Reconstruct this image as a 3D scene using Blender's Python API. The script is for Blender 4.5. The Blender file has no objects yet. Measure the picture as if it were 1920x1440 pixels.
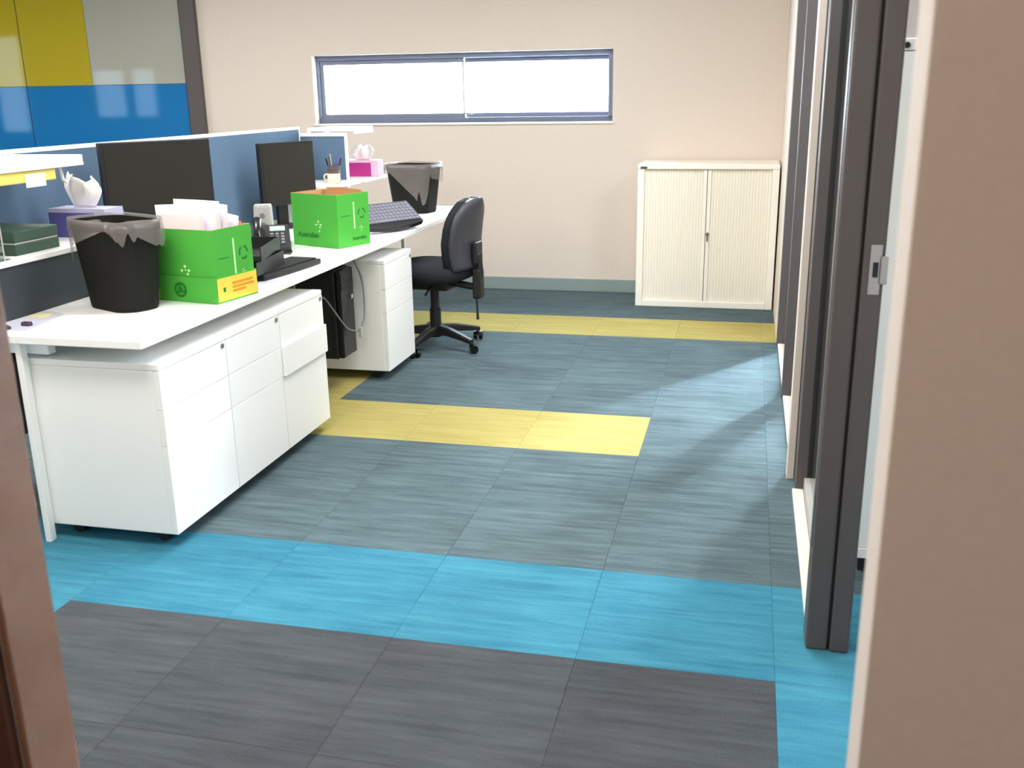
import bpy, bmesh, math, random
from mathutils import Vector, Matrix, noise as mnoise
random.seed(7)
S = bpy.context.scene
COL = S.collection
PI = math.pi

# ------------------------------------------------------------------ camera
H = 1.402
yaw, pitch, roll, fpx = -0.2362, -0.2882, -0.0156, 1830.9
fw = Vector((math.sin(yaw)*math.cos(pitch), math.cos(yaw)*math.cos(pitch), math.sin(pitch)))
rt = fw.cross(Vector((0, 0, 1))).normalized(); up = rt.cross(fw)
ax = math.cos(roll)*rt + math.sin(roll)*up
ay = -math.sin(roll)*rt + math.cos(roll)*up
cam = bpy.data.cameras.new('camera'); cam_o = bpy.data.objects.new('camera', cam); COL.objects.link(cam_o)
m = Matrix.Identity(4)
for i in range(3):
    m[i][0], m[i][1], m[i][2] = ax[i], ay[i], -fw[i]
m[2][3] = H
cam_o.matrix_world = m
cam.sensor_width = 36; cam.lens = fpx/1920*36; cam.clip_start = 0.02
cam.dof.use_dof = True; cam.dof.focus_distance = 4.3; cam.dof.aperture_fstop = 5.0
S.camera = cam_o

# ------------------------------------------------------------------ world (bright overcast sky) and exposure
W = bpy.data.worlds.new('sky'); S.world = W; W.use_nodes = True
bg = W.node_tree.nodes['Background']; bg.inputs[0].default_value = (0.74, 0.88, 1.0, 1); bg.inputs[1].default_value = 480.0
S.view_settings.view_transform = 'Standard'; S.view_settings.look = 'None'
S.view_settings.exposure = -0.02; S.view_settings.gamma = 1.0
S.view_settings.use_curve_mapping = False
S.cycles.use_denoising = True
S.cycles.max_bounces = 10; S.cycles.diffuse_bounces = 6
S.cycles.sample_clamp_indirect = 8.0
S.cycles.caustics_reflective = False; S.cycles.caustics_refractive = False

TROFFER_W = 42.0       # watts of each ceiling lamp in the open office
ROOM_W = 17.0           # the lamp in the room the camera stands in
OFFICE_W = 115.0        # the added cool lamp that brightens the side office

# ------------------------------------------------------------------ materials
def lin(c):
    c = c/255.0
    return c/12.92 if c <= 0.04045 else ((c+0.055)/1.055)**2.4
def rgb(r, g, b): return (lin(r), lin(g), lin(b), 1)
MATS = {}
def mat(name, col, rough=0.5, metal=0.0, spec=0.5, alpha=1.0, trans=0.0, grain=0.0, gscale=40.0, bump=0.0, coat=0.0, emit=None, ior=1.45):
    if name in MATS: return MATS[name]
    M = bpy.data.materials.new(name); M.use_nodes = True
    nt = M.node_tree; b = nt.nodes['Principled BSDF']
    b.inputs['Base Color'].default_value = rgb(*col)
    b.inputs['Roughness'].default_value = rough
    b.inputs['Metallic'].default_value = metal
    b.inputs['Specular IOR Level'].default_value = spec
    b.inputs['Alpha'].default_value = alpha
    b.inputs['Transmission Weight'].default_value = trans
    b.inputs['Coat Weight'].default_value = coat
    b.inputs['IOR'].default_value = ior
    if emit:
        b.inputs['Emission Color'].default_value = (1, 1, 1, 1); b.inputs['Emission Strength'].default_value = emit
    if grain or bump:
        tc = nt.nodes.new('ShaderNodeTexCoord'); nz = nt.nodes.new('ShaderNodeTexNoise')
        nz.inputs['Scale'].default_value = gscale; nz.inputs['Detail'].default_value = 4
        nt.links.new(tc.outputs['Object'], nz.inputs['Vector'])
        if grain:
            rp = nt.nodes.new('ShaderNodeValToRGB')
            a = [max(0, v*(1-grain)) for v in rgb(*col)[:3]]; c = [min(1, v*(1+grain)) for v in rgb(*col)[:3]]
            rp.color_ramp.elements[0].position = 0.3; rp.color_ramp.elements[0].color = (*a, 1)
            rp.color_ramp.elements[1].position = 0.7; rp.color_ramp.elements[1].color = (*c, 1)
            nt.links.new(nz.outputs['Fac'], rp.inputs['Fac']); nt.links.new(rp.outputs['Color'], b.inputs['Base Color'])
        if bump:
            bp = nt.nodes.new('ShaderNodeBump'); bp.inputs['Strength'].default_value = bump; bp.inputs['Distance'].default_value = 0.003
            nt.links.new(nz.outputs['Fac'], bp.inputs['Height']); nt.links.new(bp.outputs['Normal'], b.inputs['Normal'])
    MATS[name] = M
    return M

def carpet(name, dark, light):
    M = bpy.data.materials.new(name); M.use_nodes = True; nt = M.node_tree; N = nt.nodes; L = nt.links
    b = N['Principled BSDF']; b.inputs['Roughness'].default_value = 0.95; b.inputs['Specular IOR Level'].default_value = 0.15
    tc = N.new('ShaderNodeTexCoord'); oi = N.new('ShaderNodeObjectInfo')
    mp = N.new('ShaderNodeMapping'); mp.inputs['Scale'].default_value = (2.2, 26, 1)
    L.new(tc.outputs['Object'], mp.inputs['Vector'])
    mu = N.new('ShaderNodeMath'); mu.operation = 'MULTIPLY'; mu.inputs[1].default_value = 57.0; L.new(oi.outputs['Random'], mu.inputs[0])
    n1 = N.new('ShaderNodeTexNoise'); n1.noise_dimensions = '4D'; n1.inputs['Scale'].default_value = 1.6; n1.inputs['Detail'].default_value = 5; n1.inputs['Roughness'].default_value = 0.62
    L.new(mp.outputs['Vector'], n1.inputs['Vector']); L.new(mu.outputs[0], n1.inputs['W'])
    n2 = N.new('ShaderNodeTexNoise'); n2.inputs['Scale'].default_value = 160; n2.inputs['Detail'].default_value = 2
    L.new(tc.outputs['Object'], n2.inputs['Vector'])
    n3 = N.new('ShaderNodeTexNoise'); n3.noise_dimensions = '4D'; n3.inputs['Scale'].default_value = 5; n3.inputs['Detail'].default_value = 2
    L.new(tc.outputs['Object'], n3.inputs['Vector']); L.new(mu.outputs[0], n3.inputs['W'])
    def mad(src, k, add):
        q = N.new('ShaderNodeMath'); q.operation = 'MULTIPLY_ADD'; q.inputs[1].default_value = k
        L.new(src, q.inputs[0])
        if isinstance(add, float): q.inputs[2].default_value = add
        else: L.new(add, q.inputs[2])
        return q.outputs[0]
    v = mad(n1.outputs['Fac'], 1.5, -0.62)
    v = mad(n2.outputs['Fac'], 0.45, v)
    v = mad(n3.outputs['Fac'], 0.35, v)
    v = mad(oi.outputs['Random'], 0.14, v)
    rp = N.new('ShaderNodeValToRGB')
    rp.color_ramp.elements[0].position = 0.15; rp.color_ramp.elements[0].color = rgb(*dark)
    rp.color_ramp.elements[1].position = 0.95; rp.color_ramp.elements[1].color = rgb(*light)
    L.new(v, rp.inputs['Fac']); L.new(rp.outputs['Color'], b.inputs['Base Color'])
    bp = N.new('ShaderNodeBump'); bp.inputs['Strength'].default_value = 0.25; bp.inputs['Distance'].default_value = 0.003
    L.new(n2.outputs['Fac'], bp.inputs['Height']); L.new(bp.outputs['Normal'], b.inputs['Normal'])
    return M

def thin_glass(name, tint=(250, 252, 252), refl=0.12):
    M = bpy.data.materials.new(name); M.use_nodes = True; nt = M.node_tree; N = nt.nodes; L = nt.links
    N.remove(N['Principled BSDF']); out = N['Material Output']
    t = N.new('ShaderNodeBsdfTransparent'); t.inputs[0].default_value = rgb(*tint)
    g = N.new('ShaderNodeBsdfGlossy'); g.inputs['Roughness'].default_value = 0.02
    lw = N.new('ShaderNodeLayerWeight'); lw.inputs['Blend'].default_value = 0.5
    pw = N.new('ShaderNodeMath'); pw.operation = 'POWER'; pw.inputs[1].default_value = 5.0; L.new(lw.outputs['Facing'], pw.inputs[0])
    fr = N.new('ShaderNodeMath'); fr.operation = 'MULTIPLY_ADD'; fr.inputs[1].default_value = 0.85; fr.inputs[2].default_value = 0.03; L.new(pw.outputs[0], fr.inputs[0])
    mx = N.new('ShaderNodeMixShader'); L.new(fr.outputs[0], mx.inputs[0]); L.new(t.outputs[0], mx.inputs[1]); L.new(g.outputs[0], mx.inputs[2])
    L.new(mx.outputs[0], out.inputs['Surface'])
    return M

PAINT = mat('beige_wall_paint', (226, 214, 204), 0.8, spec=0.25, grain=0.025, gscale=60, bump=0.06)
CEIL = mat('ceiling_white', (236, 234, 228), 0.9, spec=0.2)
SKIRT = mat('grey_green_skirting', (140, 158, 156), 0.6)
CARPET_GREY = carpet('carpet_grey', (58, 72, 77), (96, 114, 119))
CARPET_DIM = carpet('carpet_grey_dimmed', (52, 56, 60), (80, 84, 88))  # grey carpet darkened: weaker light by the doorway put into the colour
CARPET_BLUE = carpet('carpet_turquoise', (37, 99, 126), (71, 140, 160))
CARPET_YEL = carpet('carpet_yellow', (148, 136, 72), (175, 164, 103))
SUBFLOOR = mat('subfloor_grey', (70, 76, 80), 0.9)
FRAME = mat('charcoal_aluminium', (88, 82, 81), 0.42, spec=0.5)
FRAME_D = mat('dark_gasket', (34, 33, 34), 0.6)
WINFR = mat('slate_aluminium', (120, 126, 148), 0.4)
WTRIM = mat('white_trim', (240, 238, 234), 0.5)
GLASS = thin_glass('clear_glass')
WHITE = mat('white_laminate', (248, 248, 246), 0.35, spec=0.4)
WPOW = mat('white_powdercoat', (249, 249, 247), 0.4)
CREAM = mat('cream_steel', (250, 247, 239), 0.45)
CREAM_D = mat('cream_slat', (246, 242, 231), 0.5)
BLACK = mat('black_plastic', (30, 30, 32), 0.45)
BLACKG = mat('gloss_black', (14, 14, 16), 0.25)
SCREENM = mat('screen_off', (44, 42, 38), 0.3, spec=0.35)
BINM = mat('bin_black', (22, 22, 19), 0.7, spec=0.25, bump=0.05, gscale=300)
LINER = mat('bin_liner_film', (146, 138, 134), 0.3, alpha=0.42, spec=0.6)
FABRIC = mat('black_fabric', (38, 40, 44), 0.95, spec=0.2, grain=0.15, gscale=400)
SHELL = mat('chair_shell', (62, 62, 70), 0.5)
BLUEF = mat('blue_screen_fabric', (92, 114, 138), 0.9, spec=0.2, grain=0.06, gscale=220)
GREEN = mat('green_carton', (76, 170, 64), 0.55, spec=0.3)
GREEN_D = mat('dark_green_print', (30, 118, 34), 0.6)
PALEPR = mat('pale_print', (196, 240, 170), 0.6)
YELLOW = mat('yellow_label', (238, 212, 84), 0.55)
ORANGE = mat('orange_print', (226, 150, 40), 0.6)
KRAFT = mat('brown_cardboard', (196, 148, 100), 0.85, grain=0.06)
PAPER = mat('white_paper', (240, 238, 244), 0.8)
LAV = mat('lavender_paper', (205, 204, 222), 0.8)
PRINT = mat('grey_print', (150, 148, 165), 0.8)
STICKY = mat('pale_yellow_note', (232, 226, 172), 0.8)
TISSUE = mat('tissue_white', (246, 242, 238), 0.9)
PINK = mat('magenta_card', (176, 40, 122), 0.5)
PINKL = mat('pale_pink_card', (232, 190, 214), 0.5)
PURPLE = mat('purple_card', (92, 88, 156), 0.5)
LILAC = mat('lilac_card', (190, 186, 216), 0.5)
METAL = mat('brushed_steel', (170, 170, 172), 0.3, metal=1.0)
BRASS = mat('brass_lock', (150, 130, 90), 0.35, metal=1.0)
GREYP = mat('light_grey_plastic', (176, 174, 168), 0.5)
CABLE = mat('grey_cable', (120, 122, 126), 0.6)
KEYM = mat('grey_keys', (120, 120, 134), 0.5)
KEYB = mat('black_keys', (36, 36, 38), 0.5)
DKGREEN = mat('dark_green_box', (52, 74, 62), 0.6)
BLUEG = mat('blue_gloss_panel', (24, 114, 178), 0.05, spec=0.45)
YELG = mat('yellow_gloss_panel', (178, 162, 40), 0.05, spec=0.45)
GREYG = mat('grey_gloss_panel', (172, 172, 162), 0.05, spec=0.45)
TIMBER = mat('tan_timber_lining', (140, 104, 84), 0.6, grain=0.08, gscale=14)
CLEARP = thin_glass('clear_acrylic', (225, 232, 230))
BROWNP = mat('brown_ceramic', (96, 70, 58), 0.4)
SKINP = mat('cream_ceramic', (232, 212, 190), 0.5)
TROF = mat('lamp_diffuser', (250, 250, 250), 0.6, emit=3.0)

# ------------------------------------------------------------------ mesh helpers
def box(bm, x0, x1, y0, y1, z0, z1, M=None):
    vs = [bm.verts.new(p) for p in ((x0,y0,z0),(x1,y0,z0),(x1,y1,z0),(x0,y1,z0),(x0,y0,z1),(x1,y0,z1),(x1,y1,z1),(x0,y1,z1))]
    fs = [bm.faces.new([vs[i] for i in f]) for f in ((3,2,1,0),(4,5,6,7),(0,1,5,4),(1,2,6,5),(2,3,7,6),(3,0,4,7))]
    if M is not None: bmesh.ops.transform(bm, matrix=M, verts=vs)
    return vs, fs
def loft(bm, rings, cap0=True, cap1=True, closed=True):
    R = [[bm.verts.new(p) for p in r] for r in rings]
    n = len(R[0])
    for a, b in zip(R, R[1:]):
        for i in range(n if closed else n-1):
            j = (i+1) % n
            bm.faces.new((a[i], a[j], b[j], b[i]))
    if cap0: bm.faces.new(R[0][::-1])
    if cap1: bm.faces.new(R[-1])
    return R
def cyl(bm, p0, p1, r0, r1=None, n=16):
    p0, p1 = Vector(p0), Vector(p1); r1 = r0 if r1 is None else r1
    d = (p1-p0).normalized(); u = d.orthogonal().normalized(); v = d.cross(u)
    loft(bm, [[p+ (u*math.cos(2*PI*i/n)+v*math.sin(2*PI*i/n))*r for i in range(n)] for p, r in ((p0, r0), (p1, r1))])
def tube(bm, pts, r, n=8):
    pts = [Vector(p) for p in pts]; rings = []; u = None
    for i, p in enumerate(pts):
        d = (pts[min(i+1, len(pts)-1)] - pts[max(i-1, 0)]).normalized()
        if u is None: u = d.orthogonal().normalized()
        u = (u - d*u.dot(d)).normalized(); v = d.cross(u)
        rr = r[i] if isinstance(r, (list, tuple)) else r
        rings.append([p + (u*math.cos(2*PI*k/n)+v*math.sin(2*PI*k/n))*rr for k in range(n)])
    loft(bm, rings)
def rrect(w, d, r, n=4, cx=0, cy=0):
    o = []
    for sx, sy, a0 in ((1,1,0),(-1,1,PI/2),(-1,-1,PI),(1,-1,1.5*PI)):
        for k in range(n+1):
            a = a0 + PI/2*k/n
            o.append((cx+sx*(w/2-r)+r*math.cos(a), cy+sy*(d/2-r)+r*math.sin(a)))
    return o
def prism(bm, poly, z0, z1):
    loft(bm, [[(x, y, z0) for x, y in poly], [(x, y, z1) for x, y in poly]])
def smooth_path(pts, k=6):
    pts = [Vector(p) for p in pts]; o = []
    for i in range(len(pts)-1):
        p0, p1, p2, p3 = pts[max(i-1,0)], pts[i], pts[i+1], pts[min(i+2,len(pts)-1)]
        for s in range(k):
            t = s/k
            o.append(0.5*((2*p1)+(p2-p0)*t+(2*p0-5*p1+4*p2-p3)*t*t+(3*p1-p0-3*p2+p3)*t**3))
    o.append(pts[-1]); return o
def obj(name, bm, material, parent=None, bevel=0.0, smooth=False, loc=None, rot=None, seg=2, subsurf=0):
    bmesh.ops.recalc_face_normals(bm, faces=bm.faces[:])
    me = bpy.data.meshes.new(name); bm.to_mesh(me); bm.free()
    for mm in (material if isinstance(material, (list, tuple)) else [material]): me.materials.append(mm)
    if smooth:
        for p in me.polygons: p.use_smooth = True
    o = bpy.data.objects.new(name, me); COL.objects.link(o)
    if parent: o.parent = parent
    if loc: o.location = loc
    if rot: o.rotation_euler = rot
    if bevel:
        b = o.modifiers.new('bevel', 'BEVEL'); b.width = bevel; b.segments = seg; b.limit_method = 'ANGLE'; b.angle_limit = math.radians(40)
    if subsurf:
        s = o.modifiers.new('subd', 'SUBSURF'); s.levels = subsurf; s.render_levels = subsurf
    return o
def B(name, dims, material, parent=None, bevel=0.0, loc=None, rot=None):
    bm = bmesh.new(); box(bm, *dims); return obj(name, bm, material, parent, bevel, loc=loc, rot=rot)
def tag(o, label, cat, group=None):
    o['label'] = label; o['category'] = cat
    if group: o['group'] = group
    return o
def thing(name, label, cat, loc=(0,0,0), rz=0.0, group=None):
    o = bpy.data.objects.new(name, None); COL.objects.link(o); o.empty_display_size = 0.1
    o.location = loc; o.rotation_euler = (0, 0, rz); return tag(o, label, cat, group)
def struct(o, label=None):
    o['kind'] = 'structure'
    if label: o['label'] = label
    return o
def wall_boxes(a0, a1, z0, z1, holes):
    """rectangles (a0,a1,z0,z1) covering a wall strip less its holes"""
    xs = sorted({a0, a1, *[h[0] for h in holes], *[h[1] for h in holes]}); o = []
    for s, e in zip(xs, xs[1:]):
        hs = sorted([(h[2], h[3]) for h in holes if h[0] <= s+1e-6 and h[1] >= e-1e-6]); z = z0
        for q0, q1 in hs:
            if q0 > z+1e-6: o.append((s, e, z, q0))
            z = q1
        if z < z1-1e-6: o.append((s, e, z, z1))
    return o
def text_mesh(name, body, size, material, parent, M, depth=0.0006, bold=0.0):
    cu = bpy.data.curves.new(name, 'FONT'); cu.body = body; cu.size = size; cu.extrude = depth; cu.align_x = 'CENTER'; cu.align_y = 'CENTER'; cu.offset = bold
    tmp = bpy.data.objects.new(name+'_tmp', cu); COL.objects.link(tmp)
    dg = bpy.context.evaluated_depsgraph_get(); me = bpy.data.meshes.new_from_object(tmp.evaluated_get(dg))
    bpy.data.objects.remove(tmp); bpy.data.curves.remove(cu)
    me.materials.clear(); me.materials.append(material); me.transform(M)
    o = bpy.data.objects.new(name, me); COL.objects.link(o); o.parent = parent
    return o

# ------------------------------------------------------------------ the setting
ZC = 2.7
YB = 7.05                      # inner face of the back wall
XL, XR = -12.0, 3.3
floor = struct(B('floor', (XL-0.2, XR+0.2, -2.0, YB+0.2, -0.12, -0.006), SUBFLOOR), 'office floor laid with carpet tiles')
TX0, TY0, T = 0.129, 2.195, 0.5
def tile_mesh(name, material):
    bm = bmesh.new(); h = T/2-0.0002
    r = [(-h,-h),(h,-h),(h,h),(-h,h)]; g = h-0.0008
    loft(bm, [[(x,y,-0.0055) for x,y in r], [(x,y,-0.0008) for x,y in r], [(x*g/h,y*g/h,0) for x,y in r]], cap0=False)
    bmesh.ops.recalc_face_normals(bm, faces=bm.faces[:])
    me = bpy.data.meshes.new(name); bm.to_mesh(me); bm.free(); me.materials.append(material); return me
TM = {'c': tile_mesh('carpet_tile_dimmed', CARPET_DIM), 'g': tile_mesh('carpet_tile_grey', CARPET_GREY), 'b': tile_mesh('carpet_tile_blue', CARPET_BLUE), 'y': tile_mesh('carpet_tile_yellow', CARPET_YEL)}
def tile_kind(i, j):           # i: columns from x = 0.129, j: rows from y = 2.195
    if j == 0: return 'b'
    if j < 0: return 'c' if -4 <= i <= -1 else 'b'
    if j == 3 and i <= -2: return 'y'
    if 3 <= j <= 7 and i == -5: return 'y'
    if j == 7 and i <= 0: return 'y'
    return 'g'
for i in range(-7, 3):
    for j in range(-3, 10):
        o = bpy.data.objects.new('carpet_tile', TM[tile_kind(i, j)]); COL.objects.link(o); o.parent = floor
        y0 = TY0+j*T; o.location = (TX0+(i+0.5)*T, y0+T/2, 0)
        if j == 9:             # the row cut along the back wall
            o.scale = (1, (YB-y0)/T, 1); o.location.y = (y0+YB)/2
# carpet further off (never nearer than the tiles): same pile on the remaining floor
bm = bmesh.new()
x0, x1, y0, y1 = TX0-7*T, TX0+3*T, TY0-3*T, YB
for a, b, c, d in ((XL, x0, -1.9, YB), (x1, XR, -1.9, YB), (x0, x1, -1.9, y0)):
    box(bm, a, b, c, d, -0.0058, -0.0005)
o = obj('carpet_border', bm, CARPET_GREY, floor)

struct(B('ceiling', (XL-0.2, XR+0.2, -2.0, YB+0.2, ZC, ZC+0.1), CEIL), 'white office ceiling')

# back wall, its strip window and the window of the side office
WX0, WX1, WZ0, WZ1 = -3.185, -0.945, 1.212, 1.695
OX0, OX1, OZ0, OZ1 = 1.12, 1.60, 0.25, 1.90
bm = bmesh.new()
for a, b, c, d in wall_boxes(XL, XR, 0, ZC, [(WX0, WX1, WZ0, WZ1), (OX0, OX1, OZ0, OZ1)]):
    box(bm, a, b, YB, YB+0.2, c, d)
struct(obj('wall_back', bm, PAINT), 'beige painted back wall with strip window')
def window(name, x0, x1, z0, z1, y, label, mull=(), glass=GLASS, rec=0.055, fr=0.036, sash=0.03):
    w = bpy.data.objects.new(name, None); COL.objects.link(w); w.location = ((x0+x1)/2, y, z0); struct(w, label)
    a, b, h = -(x1-x0)/2, (x1-x0)/2, z1-z0
    def P(nm, d, mt, par=w, bev=0.003): return B(nm, d, mt, par, bev)
    e = 0.0
    P('frame_head', (a, b, rec, rec+0.07, h-fr, h), WINFR); P('frame_sill', (a, b, rec, rec+0.07, 0, fr), WINFR)
    P('frame_jamb', (a, a+fr, rec, rec+0.07, fr, h-fr), WINFR); P('frame_jamb', (b-0.034, b, rec-0.035, rec+0.07, fr, h-fr), WINFR)
    P('reveal_lining', (a, a+0.012, -0.004, rec, 0, h), WTRIM)
    P('sill_board', (a-0.012, b+0.012, -0.012, rec, -0.016, 0.0), WTRIM)
    edges = [a+fr] + [m_ for m_ in mull] + [b-0.034]
    for k, (p, q) in enumerate(zip(edges, edges[1:])):
        yy = rec+0.012+0.028*(k % 2)
        s = bpy.data.objects.new('sash', None); COL.objects.link(s); s.parent = w
        B('sash_rail', (p, q, yy, yy+0.024, h-fr-sash, h-fr), WINFR, s, 0.002); B('sash_rail', (p, q, yy, yy+0.024, fr, fr+sash), WINFR, s, 0.002)
        sl_, sr_ = (sash if k == 0 else 0.012), (0.008 if q > b-fr-0.01 else 0.012)
        B('sash_stile', (p, p+sl_, yy, yy+0.024, fr+sash, h-fr-sash), WINFR if k == 0 else GREYP, s, 0.002); B('sash_stile', (q-sr_, q, yy, yy+0.024, fr+sash, h-fr-sash), WINFR if q > b-fr-0.01 else GREYP, s, 0.002)  # middle stiles made pale and slim to imitate the window glare
        B('pane', (p+sl_, q-sr_, yy+0.01, yy+0.014, fr+sash, h-fr-sash), glass, s)
    return w
w1 = window('window_1', WX0, WX1, WZ0, WZ1, YB, 'long low strip window with slate aluminium frame and bright panes', mull=(0.03,), glass=thin_glass('dimmed_glass', (144, 146, 147)))  # pane tint added to weaken the daylight from this window
B('latch', (0.035, 0.085, 0.045, 0.062, 0.055, 0.07), GREYP, w1, 0.003)
window('window_2', OX0, OX1, OZ0, OZ1, YB, 'office window behind the dark framed partition', sash=0.018, fr=0.024)

struct(B('baseboard_back', (-4.07, 0.205, YB-0.014, YB-0.0005, 0.0, 0.092), SKIRT, bevel=0.003), 'grey green skirting along back wall')

# glossy coloured panels at the left of the back wall, with their dark post
wl = bpy.data.objects.new('wall_left', None); COL.objects.link(wl); wl.location = (-4.2, YB, 0); struct(wl, 'glossy blue, yellow and grey wall panels')
def panel(x0, x1, z0, z1, mt):
    return B('gloss_panel', (x0+4.2+0.002, x1+4.2-0.002, -0.02, -0.001, z0+0.001, z1-0.001), mt, wl, 0.001)
for x0, x1, up_m in ((-5.03, -4.2, GREYG), (-5.63, -5.03, YELG), (-6.2, -5.63, YELG), (-7.4, -6.2, GREYG)):
    panel(x0, x1, 1.52, ZC-0.02, up_m)
for x0, x1 in ((-5.63, -4.2), (-7.4, -5.63)):
    panel(x0, x1, 0.1, 1.52, BLUEG)
B('seam', (-1.4325, -1.4275, -0.0215, -0.002, 0.1, ZC-0.02), FRAME_D, wl)
bm = bmesh.new(); box(bm, 0.0, 0.12, -0.05, -0.001, 0, ZC-0.001); pst = obj('post', bm, FRAME, wl, 0.004)
B('gasket', (-0.012, 0.0, -0.034, -0.001, 0, ZC-0.002), FRAME_D, wl)

# the wall the camera looks out through (doorway), going on to the left with windows behind the desks
DX0, DX1, DY0, DY1 = -0.974, 0.156, 1.0, 1.092
bm = bmesh.new()
holes = [(DX0, DX1, 0, 2.15), (-9.3, -8.75, 1.15, 1.85), (-8.67, -8.25, 1.15, 1.85), (-10.95, -10.4, 0.95, 2.35)]
for a, b, c, d in wall_boxes(XL, XR, 0, ZC, holes): box(bm, a, b, DY0, DY1, c, d)
struct(obj('wall_front', bm, PAINT), 'beige wall round the doorway in the foreground')
DIM_GLASS = thin_glass('dimmed_side_glass', (90, 93, 95))  # grey tint added to dim these windows in the panel reflections
for k, (a, b, c, d) in enumerate(holes[1:]):
    wn = bpy.data.objects.new('window_%d' % (4+k), None); COL.objects.link(wn); wn.location = ((a+b)/2, DY0+0.04, c); struct(wn, 'side window of the open office, pane darkened to dim its reflection')
    hw, hh = (b-a)/2, d-c
    for q in ((-hw, hw, 0, 0.03), (-hw, hw, hh-0.03, hh), (-hw, -hw+0.03, 0.03, hh-0.03), (hw-0.03, hw, 0.03, hh-0.03)): B('frame', (q[0], q[1], 0, 0.05, q[2], q[3]), WINFR, wn, 0.002)
    B('pane', (-hw+0.03, hw-0.03, 0.02, 0.026, 0.03, hh-0.03), DIM_GLASS, wn)
bm = bmesh.new(); box(bm, DX0-0.001, DX0+0.012, DY0-0.002, DY1+0.002, 0, 2.15)
struct(obj('trim_1', bm, TIMBER, bevel=0.003), 'tan lining of the doorway at the left edge')
struct(B('trim_3', (DX0-0.075, DX0-0.0012, DY0-0.018, DY0-0.0005, 0, 2.2), mat('dark_brown_timber', (84, 48, 32), 0.6), bevel=0.003), 'dark brown timber architrave at the left edge')
bm = bmesh.new(); box(bm, DX1-0.0008, DX1+0.001, DY0+0.003, DY1-0.003, 0, 2.15)
struct(obj('trim_2', bm, PAINT, bevel=0.003), 'pale edge of the doorway at the right')
struct(B('wall_rear', (-2.4, 1.6, -1.9, -1.8, 0, ZC), PAINT), 'wall behind the viewer')
struct(B('wall_rear_left', (-2.4, -2.3, -1.8, DY0, 0, ZC), PAINT), 'side wall left of the viewer')
struct(B('wall_rear_right', (1.5, 1.6, -1.8, DY0, 0, ZC), PAINT), 'side wall right of the viewer')
struct(B('wall_end', (XL-0.1, XL, DY1, YB, 0, ZC), PAINT), 'far end wall of the open office')
struct(B('wall_office', (XR, XR+0.1, DY1, YB, 0, ZC), PAINT), 'outer wall of the side office')

# dark framed glazed partition on the right, with a sliding door jamb
PX0, PX1 = 0.208, 0.312
struct(B('wall_right', (PX0, PX1, 5.70, YB, 0, ZC), PAINT), 'short beige return wall beside the white cupboard')
pt = bpy.data.objects.new('window_3', None); COL.objects.link(pt); pt.location = (PX0, 2.36, 0); struct(pt, 'glazed partition with charcoal aluminium frame')
def PP(nm, x0, x1, y0, y1, z0, z1, mt, bev=0.003, par=pt): return B(nm, (x0-PX0, x1-PX0, y0-2.36, y1-2.36, z0, z1), mt, par, bev)
def post(y0, y1, x0=PX0, x1=PX1, groove=True):
    p = PP('post', x0, x1, y0, y1, 0, ZC-0.001, FRAME, 0.004)
    if groove: PP('gasket', (x0+x1)/2-0.006, (x0+x1)/2+0.006, y0-0.002, y1+0.002, 0, ZC-0.003, FRAME_D, 0, par=pt)
    return p
post(5.62, 5.70); post(4.60, 4.66)
post(3.44, 3.56, 0.226, PX1)
PP('pier', 0.198, 0.225, 3.56, 3.63, 0, ZC-0.002, PAINT)
PP('pier', 0.2255, PX1, 3.565, 3.63, 0, ZC-0.002, FRAME)
# near jamb with its stepped face
PP('post', PX0, 0.262, 2.365, 2.46, 0, ZC-0.001, FRAME, 0.006)
PP('post', 0.268, PX1+0.004, 2.360, 2.46, 0, ZC-0.001, FRAME, 0.006)
PP('gasket', 0.258, 0.272, 2.375, 2.45, 0, ZC-0.003, FRAME_D, 0)
PP('edge_strip', PX0-0.003, PX0, 2.39, 2.40, 0.28, ZC-0.01, METAL, 0)
sp = PP('strike_plate', 0.283, 0.308, 2.3585, 2.361, 0.945, 1.06, METAL, 0)
B('strike_hole', (0.290-PX0, 0.302-PX0, 2.3575-2.36, 2.3592-2.36, 0.985, 1.02), FRAME_D, sp)
PP('strike_lip', 0.305, 0.322, 2.352, 2.361, 0.97, 1.035, METAL, 0.002)
for y0, y1 in ((2.46, 3.44), (3.63, 4.60), (4.66, 5.62)):
    PP('glass_pane', 0.272, 0.278, y0, y1, 0.06, 2.35, GLASS, 0)
    PP('threshold', 0.214, 0.252, y0, y1, 0, 0.014, PAINT, 0.002); PP('floor_track', 0.253, 0.298, y0, y1, 0, 0.058, WINFR if y0 > 3 else GREYP, 0.002)
    PP('head_rail', 0.24, 0.30, y0, y1, 2.35, 2.42, FRAME, 0.003); PP('infill', 0.24, 0.30, y0, y1, 2.42, ZC-0.001, PAINT, 0)
PP('door_head', 0.24, 0.30, DY1+0.001, 2.36, 2.2, ZC-0.001, PAINT, 0)

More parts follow.
